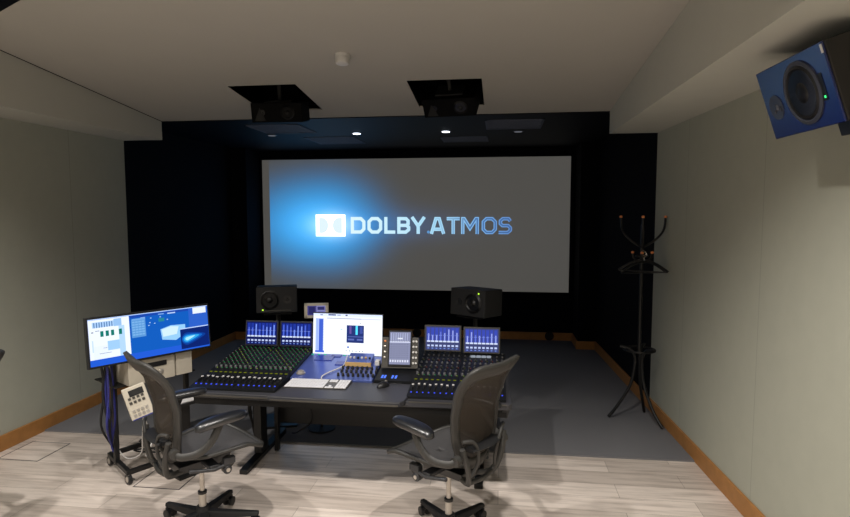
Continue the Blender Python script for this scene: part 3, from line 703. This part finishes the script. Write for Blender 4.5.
for k,(x,y) in enumerate(((.47,.22),(.51,.25),(.46,.28),(.48,.12),(.56,.12),(.62,.2))): rc.append((x,y,x+.012,y+.02,(170,205,245)))
dsp=panel('display',wm,mw-.03,mh-.03,rc,(24,90,200),T(0,-.003,0),1.1)
def inlay(pts,c,st,yy,nm):
    q=MB(); w,h=mw-.03,mh-.03
    P=[(-w/2+x*w,yy,h/2-y*h) for x,y in pts]; q.add(P,[tuple(range(len(P)))],emit(c,st)); return q.build(nm,dsp)
inlay([(.56,.42),(.65,.36),(.78,.38),(.78,.475),(.73,.475),(.73,.66),(.69,.72),(.57,.66)],(150,205,248),1.1,-.0066,'pale_shape')
inlay([(.57,.43),(.65,.38),(.72,.41),(.70,.58),(.58,.60)],(208,236,255),1.1,-.0070,'pale_shape')
for k,(sl,sr_,sy,c) in enumerate(((.055,.17,.15,(14,60,150)),(.05,.14,.11,(20,100,195)),(.038,.11,.075,(50,170,235)),(.022,.07,.04,(170,230,255)))):
    pts=[]
    for i in range(24):
        a_=2*PI*i/24; cx_=math.cos(a_)
        pts.append((.795+(sr_*cx_ if cx_>0 else sl*cx_), .735+sy*math.sin(a_)*(1-max(0,cx_)*.5)-.05*max(0,cx_)))
    inlay(pts,c,1.1,-.0062-.0003*k,'picture_glow')
# beige rack computer under the monitor
rk=thing('rack_computer','beige computer case with black slot and round knob under widescreen monitor','computer case',(CR[0],CR[1],.677),D2(59))
mb=MB(); mb.box((-.185,.05,.0),(.155,.43,.17),M_beige); mb.build('case',rk,bevel=.004)
mb=MB(); mb.box((-.09,.044,.105),(.09,.051,.140),M_blk); mb.build('drive_slot',rk)
mb=MB(); mb.lathe([(.02,0),(.02,.008),(.012,.012),(0,.012)],M_silver,20,T(.045,.05,.062)@RX(PI/2)); mb.build('dial',rk)
rk2=MB(); rk2.box((.168,.055,.0),(.295,.43,.17),M_beige); o=rk2.build('side_case',bevel=.004); o.location=(CR[0],CR[1],.677); o.rotation_euler=(0,0,D2(59)); tag(o,'narrow beige case standing right of the wide beige case on the cart','computer case')
# handset hanging at the front of the cart
hs=thing('remote_controller','cream handset with black screen and keypad leaning on the cart','controller',(CR[0],CR[1],0),D2(59))
HX=T(-.165,-.035,.585)@RZ(D2(-14))@RY(D2(-14))@RX(D2(-16))
mb=MB(); mb.box((-.075,0,-.115),(.075,.03,.115),M_beige,HX); mb.build('body',hs,bevel=.006)
mb=MB(); mb.box((-.04,-.002,.045),(.055,.002,.09),M_blk,HX); mb.build('display',hs)
for j in range(5):
    for i in range(4):
        if j in (2,): continue
        q=MB(); q.box((-.055+i*.028,-.005,-.095+j*.03),(-.037+i*.028,.001,-.077+j*.03),M_graph if j>2 else M_silver,HX); q.build('key',hs)
mb=MB(); mb.box((-.07,-.003,-.117),(.075,.026,-.110),M_blue,HX); mb.build('base_edge',hs)
mb=MB(); e=HX@Vector((0,.015,-.11)); mb.tube(pathsmooth([e,(-.12,.02,.30),(-.10,.10,.15),(-.16,.2,.11),(-.22,.24,.25),(-.26,.24,.5)],7),.0045,M_white,6); mb.build('cord',hs)
mb=MB(); mb.tube(pathsmooth([(-2.52,3.70,.50),(-2.50,3.71,.42),(-2.44,3.69,.30),(-2.45,3.62,.2)],7),.0045,M_white,6); tag(mb.build('white_cable'),'thin white cable hanging behind the left chair back','cable')
# blue cable bundle
random.seed(11)
q=MB(); 
for k in range(9):
    x=-.30+random.uniform(-.03,.05); y=.12+random.uniform(-.05,.05)
    q.tube(pathsmooth([(x,y,.86),(x+random.uniform(-.03,.03),y,.65),(x+random.uniform(-.02,.03),y,.42),(-.24,.24,.22),(-.2,.24,.12)],5),.008,M_blue if k%3 else M_blk2,6)
o=q.build('cable_bundle'); o.location=CR; o.rotation_euler=(0,0,D2(59)); tag(o,'bundle of blue cables hanging down the left post of the cart','cables',kind='stuff')
random.seed(3); q=MB()
for k in range(7):
    pts=[(random.uniform(-.05,.42),random.uniform(.06,.38),.10+.012*k) for _ in range(6)]
    q.tube(pathsmooth(pts,6),.006,M_char if k%2 else M_blk2,6)
o=q.build('loose_cables'); o.location=CR; o.rotation_euler=(0,0,D2(59)); tag(o,'tangle of dark cables lying on the base of the cart','cables',kind='stuff')
# paper on a little stand
ps=thing('side_stand','small black pedestal between the cart and the left chair','stand',(-2.275,3.82,0),D2(60))
mb=MB(); mb.box((-.06,-.075,.52),(.075,.06,.54),M_metalblk); mb.build('top_plate',ps,bevel=.003)
mb=MB(); mb.box((-.03,-.03,.02),(.03,.03,.52),M_metalblk); mb.build('post',ps)
mb=MB(); mb.box((-.10,-.10,0),(.10,.10,.02),M_metalblk); mb.build('base',ps,bevel=.003)
mb=MB(); mb.box((-.07,-.06,0),(.075,.05,.006),M_white); o=mb.build('notepad'); o.location=(-2.275,3.82,.5405); o.rotation_euler=(0,0,D2(60)); tag(o,'white notepad lying on the small black pedestal','notepad')

# ------------------------------------------------------------------ office chairs
def se(th,rho,n):  # superellipse in -1..1
    c,s=math.cos(th),math.sin(th)
    return rho*math.copysign(abs(c)**(2/n),c), rho*math.copysign(abs(s)**(2/n),s)
def interp(t,tab):
    for (a,va),(b,vb) in zip(tab,tab[1:]):
        if t<=b:
            k=(t-a)/(b-a); k=k*k*(3-2*k)*.5+k*.5; return va+(vb-va)*k
    return tab[-1][1]
LIFT=.065
def back_pt(u,v):
    t=(v+1)/2
    z=LIFT+.43+.615*t+.035*u*u*t
    w=interp(t,[(0,.125),(.12,.165),(.3,.205),(.5,.215),(.75,.235),(1,.262)])
    y=interp(t,[(0,-.20),(.25,-.232),(.45,-.225),(.7,-.26),(1,-.365)])+.055*u*u*(1-.45*t)
    return Vector((u*w,y,z))
def seat_pt(u,v):
    t=(v+1)/2
    w=interp(t,[(0,.185),(.3,.225),(.75,.265),(1,.285)])
    y=-.205+.54*t-.035*u*u*t
    z=LIFT+.445+.035*u*u+interp(t,[(0,.01),(.3,-.008),(.75,.014),(1,-.03)])
    return Vector((u*w,y,z))
def surf(fn,n,r0,r1,k,m,N=44):
    mb=MB(); vs=[];fs=[]
    for j in range(k+1):
        rho=r0+(r1-r0)*j/k
        for i in range(N):
            u,v=se(2*PI*i/N,rho,n); vs.append(fn(u,v))
    for j in range(k):
        for i in range(N): fs.append((j*N+i,j*N+(i+1)%N,(j+1)*N+(i+1)%N,(j+1)*N+i))
    if r0==0: pass
    mb.add(vs,fs,m,None,True); return mb
def make_chair():
    r=thing('office_chair','','office chair')
    o=surf(seat_pt,4.0,.02,.93,7,M_seatmesh).build('seat',r,solid=.004)
    o=surf(seat_pt,4.0,.90,1.0,2,M_frame).build('seat_frame',r,solid=.022)
    o=surf(back_pt,4.5,.02,.83,9,M_backmesh).build('backrest',r,solid=.004)
    o=surf(back_pt,4.5,.79,1.0,3,M_frame).build('back_frame',r,solid=.020)
    # support yoke behind the back
    mb=MB()
    for s in (-1,1):
        mb.tube(pathsmooth([(s*.05,-.10,.43),(s*.09,-.20,.43),(s*.125,-.24,.47),(s*.16,-.255,.56),(s*.19,-.245,.66)],6),[.015]*25,M_frame,8,flat=1.3)
        mb.tube(pathsmooth([(s*.12,-.235,.47),(s*.085,-.262,.54),(s*.09,-.275,.62),(s*.13,-.272,.69),(s*.19,-.245,.70)],6),.010,M_frame,8)
    mb.tube(pathsmooth([(-.12,-.225,.445),(0,-.24,.44),(.12,-.225,.445)],5),.014,M_frame,8)
    mb.build('back_support',r)
    mb=MB(); X=T(0,-.262,.64); mb.tube(pathsmooth([X@Vector((-.13,.02,0)),X@Vector((0,-.0,0)),X@Vector((.13,.02,0))],6),.04,M_blk2,10,flat=.3); mb.build('lumbar_pad',r)
    for s in (-1,1):
        mb=MB(); mb.tube(pathsmooth([(s*.205,-.225,.60),(s*.25,-.20,.585),(s*.29,-.12,.60),(s*.305,-.05,.66),(s*.302,-.0,.752)],6),[.015]*25,M_frame,8,flat=1.5)
        mb.lathe([(.027,-.02),(.027,.02)],M_frame,14,T(s*.215,-.225,.60)@RY(PI/2)); mb.build('arm_support',r)
        mb=MB(); N=20; vs=[];fs=[]
        prof=[(.80,-.022),(1.0,-.012),(1.0,.006),(.88,.016),(.5,.021),(.02,.022)]
        for rr,zz in prof:
            for i in range(N):
                u,v=se(2*PI*i/N,1,2.8); u*=rr; v=v*(1-(1-rr)*.45)
                bend=.022*max(0,-v)**2
                vs.append((s*(.300-.012*v)+u*.048,v*.15+.005,.762+zz-bend))
        for j in range(len(prof)-1):
            for i in range(N): fs.append((j*N+i,j*N+(i+1)%N,(j+1)*N+(i+1)%N,(j+1)*N+i))
        fs.append(tuple(range(N))[::-1]); fs.append(tuple(range((len(prof)-1)*N,len(prof)*N)))
        mb.add(vs,fs,M_pad,None,True); mb.build('armrest',r)
    # mechanism under the seat
    mb=MB(); mb.hexa([(-.075,-.16,.345),(.075,-.16,.345),(.06,.14,.335),(-.06,.14,.335),(-.09,-.16,.395),(.09,-.16,.395),(.08,.15,.40),(-.08,.15,.40)],M_blk)
    mb.box((-.20,-.03,.375),(.20,.03,.40),M_char); mb.box((-.21,.05,.385),(-.175,.12,.425),M_char); mb.box((.175,.05,.385),(.21,.12,.425),M_char)
    for s in (-1,1): mb.tube([(s*.19,-.14,.40),(s*.2,.0,.375),(s*.195,.12,.395)],.012,M_char)
    mb.build('tilt_mechanism',r,(0,0,-LIFT),bevel=.006)
    for s in (-1,1):
        mb=MB(); X=T(s*.10,.075,.352)@RY(s*PI/2); mb.lathe([(.011,0),(.011,.06),(.024,.062),(.026,.10),(.02,.106),(0,.106)],M_char,16,X); mb.lathe([(.012,.104),(.012,.109)],M_silver,12,X); mb.build('adjustment_knob',r,(0,0,-LIFT))
        mb=MB(); X=T(s*.17,.085,.395)@RY(s*PI/2); mb.lathe([(.034,0),(.034,.028),(.014,.03),(.012,.034),(0,.034)],M_frame,18,X); mb.build('pivot_cap',r,(0,0,-LIFT))
    mb=MB(); mb.cyl(.014,.20,.43,M_silver,16); mb.build('gas_lift',r)
    mb=MB(); mb.cyl(.0215,.13,.235,M_silver,18); mb.lathe([(.026,.228),(.026,.243),(.02,.246)],M_blk,18); mb.build('lift_sleeve',r)
    mb=MB(); mb.lathe([(.045,.065),(.052,.075),(.050,.105),(.040,.12),(.036,.15),(.03,.152)],M_blk2,20); mb.build('hub',r)
    for i in range(5):
        mb=MB(); mb.hexa([(.03,-.030,.072),(.325,-.019,.070),(.325,.019,.070),(.03,.030,.072),(.03,-.024,.125),(.325,-.014,.093),(.325,.014,.093),(.03,.024,.125)],M_blk2)
        l=mb.build('leg',r,bevel=.006); l.rotation_euler=(0,0,2*PI*i/5)
        q=MB(); q.cyl(.008,.045,.075,M_blk,10,T(.307,0,0)); q.box((.277,-.010,.040),(.330,.010,.058),M_blk)
        for sy in (-1,1): q.lathe([(.0285,-.009),(.0285,.009)],M_blk,18,T(.300,sy*.020,.029)@RX(PI/2)); q.lathe([(.016,-.0105),(.016,.0105)],M_frame,14,T(.300,sy*.020,.029)@RX(PI/2))
        q.build('caster',l)
    return r
def set_legs(ch,world_deg,rz):
    k=0
    for c in ch.children:
        if c.name.split('.')[0]=='leg': c.rotation_euler=(0,0,D2(world_deg+72*k)-rz); k+=1
ch=make_chair(); rz=D2(-40); ch.location=(-1.755,3.12,0); ch.rotation_euler=(0,0,rz); set_legs(ch,15,rz)
ch['label']='black mesh office chair at left in front of the monitor cart'; ch['group']='mesh office chairs'
c2=copy_tree(ch); rz=D2(56); c2.location=(-.285,3.22,0); c2.rotation_euler=(0,0,rz); set_legs(c2,54,rz)
c2['label']='black mesh office chair on the right end of the console, turned left'
c3=copy_tree(ch); rz=D2(90); c3.location=(-3.205,2.75,0); c3.rotation_euler=(0,0,rz); set_legs(c3,20,rz)
c3['label']='black mesh chair cut off at the left edge of the view'; c3['group']='mesh office chairs'

# ------------------------------------------------------------------ coat stand
cx,cy=1.25,5.32
cr_=thing('coat_stand','black bentwood style coat stand with orange wood tipped hooks by right wall','coat stand',(cx,cy,.012))
mb=MB(); mb.tube([(0,0,.62),(0,0,1.78)],.017,M_metalblk,12); mb.build('pole',cr_)
for a,rr in ((173,.25),(-52,.27),(62,.235)):
    a=D2(a); c,s=math.cos(a),math.sin(a)
    mb=MB(); mb.tube(pathsmooth([(c*rr,s*rr,.014),(c*.17,s*.17,.13),(c*.07,s*.07,.32),(c*.035,s*.035,.5),(c*.04,s*.04,.60),(c*.085,s*.085,.66),(c*.165,s*.165,.675)],6),.014,M_metalblk,10); mb.build('leg',cr_)
mb=MB(); mb.tube([(.135*math.cos(2*PI*k/36),.135*math.sin(2*PI*k/36),.655) for k in range(36)],.009,M_metalblk,8,closed=True); mb.build('umbrella_ring',cr_)
mb=MB(); mb.tube([(.05*math.cos(2*PI*k/20),.05*math.sin(2*PI*k/20),1.50) for k in range(20)],.009,M_metalblk,8,closed=True); mb.build('collar',cr_)
def hook(a,rr,z0,z1,lab):
    a=D2(a); c,s=math.cos(a),math.sin(a)
    mb=MB(); P=pathsmooth([(c*.015,s*.015,z0),(c*rr*.55,s*rr*.55,z0+(z1-z0)*.22),(c*rr*.92,s*rr*.92,z0+(z1-z0)*.55),(c*rr,s*rr,z1)],6); mb.tube(P,.010,M_metalblk,8); h=mb.build('hook',cr_)
    q=MB(); X=T(*P[-1]); q.lathe([(.0,-.012),(.012,-.008),(.0145,0),(.012,.008),(.0,.012)],M_orange,12,X); q.build('tip',h)
for a in (167,77,-13,-103): hook(a,.185,1.585,1.85,'')
for a in (190,-13,257): hook(a,.085,1.44,1.535,'')
# clothes hangers
def hanger(label,z,a,dx,tilt):
    h=thing('clothes_hanger',label,'clothes hanger',(cx+dx[0],cy+dx[1],z),rot=(tilt,0,a),group='clothes hangers on the coat stand')
    mb=MB(); mb.tube(pathsmooth([(-.21,0,-.115),(-.10,0,-.045),(0,0,-.02),(.10,0,-.045),(.21,0,-.115)],5),.011,M_blk,8); mb.build('shoulders',h)
    mb=MB(); mb.tube([(-.205,0,-.118),(.205,0,-.118)],.006,M_blk,8); mb.build('bar',h)
    mb=MB(); mb.tube([(0,0,-.02),(0,0,.02)]+[(.022*math.cos(x)-.0+.0,0,.042+.022*math.sin(x)) for x in [-PI/2+PI*1.3*k/10 for k in range(11)]],.0025,M_chrome,6); mb.build('hook',h)
hanger('black clothes hanger on the coat stand, facing the room',1.50,D2(-25),(-.0,-.05),0)
hanger('black clothes hanger on the coat stand, behind the other hanger',1.49,D2(15),(.0,-.085),0)

# ------------------------------------------------------------------ lights
def spot(x,y,z,e,size,blend,col,r=.05,tilt=0,yaw=0):
    l=bpy.data.lights.new('ceiling_or_fill_spot','SPOT'); l.energy=e; l.spot_size=D2(size); l.spot_blend=blend; l.color=col; l.shadow_soft_size=r
    o=bpy.data.objects.new('ceiling_or_fill_spot',l); COL.objects.link(o); o.location=(x,y,z); o.rotation_euler=(tilt,0,yaw); return o
warm=(1,.95,.89)
for x,e in ((-2.8,165),(-1.27,165),(.15,185)): spot(x,2.25,3.12,e,134 if x<0 else 127,.75,warm,.045)
for x in (-2.6,.2): spot(x,.0,3.3,225,140,.7,warm,.06)  # fill spots added behind the camera to brighten walls and ceiling
w=bpy.data.worlds.new('world'); S.world=w; w.use_nodes=True; w.node_tree.nodes['Background'].inputs[0].default_value=(0,0,0,1)

# ------------------------------------------------------------------ camera
f,yaw,pit,rol=575.37,.130688,.0795389,-.0006753
cd=bpy.data.cameras.new('camera'); cam=bpy.data.objects.new('camera',cd); COL.objects.link(cam)
cd.sensor_fit='HORIZONTAL'; cd.sensor_width=36; cd.lens=f/850*36; cd.clip_start=.05
cam.location=(0,0,1.9)
cam.matrix_world=T(0,0,1.9)@RZ(yaw)@RX(PI/2-pit)@RZ(rol)
S.camera=cam
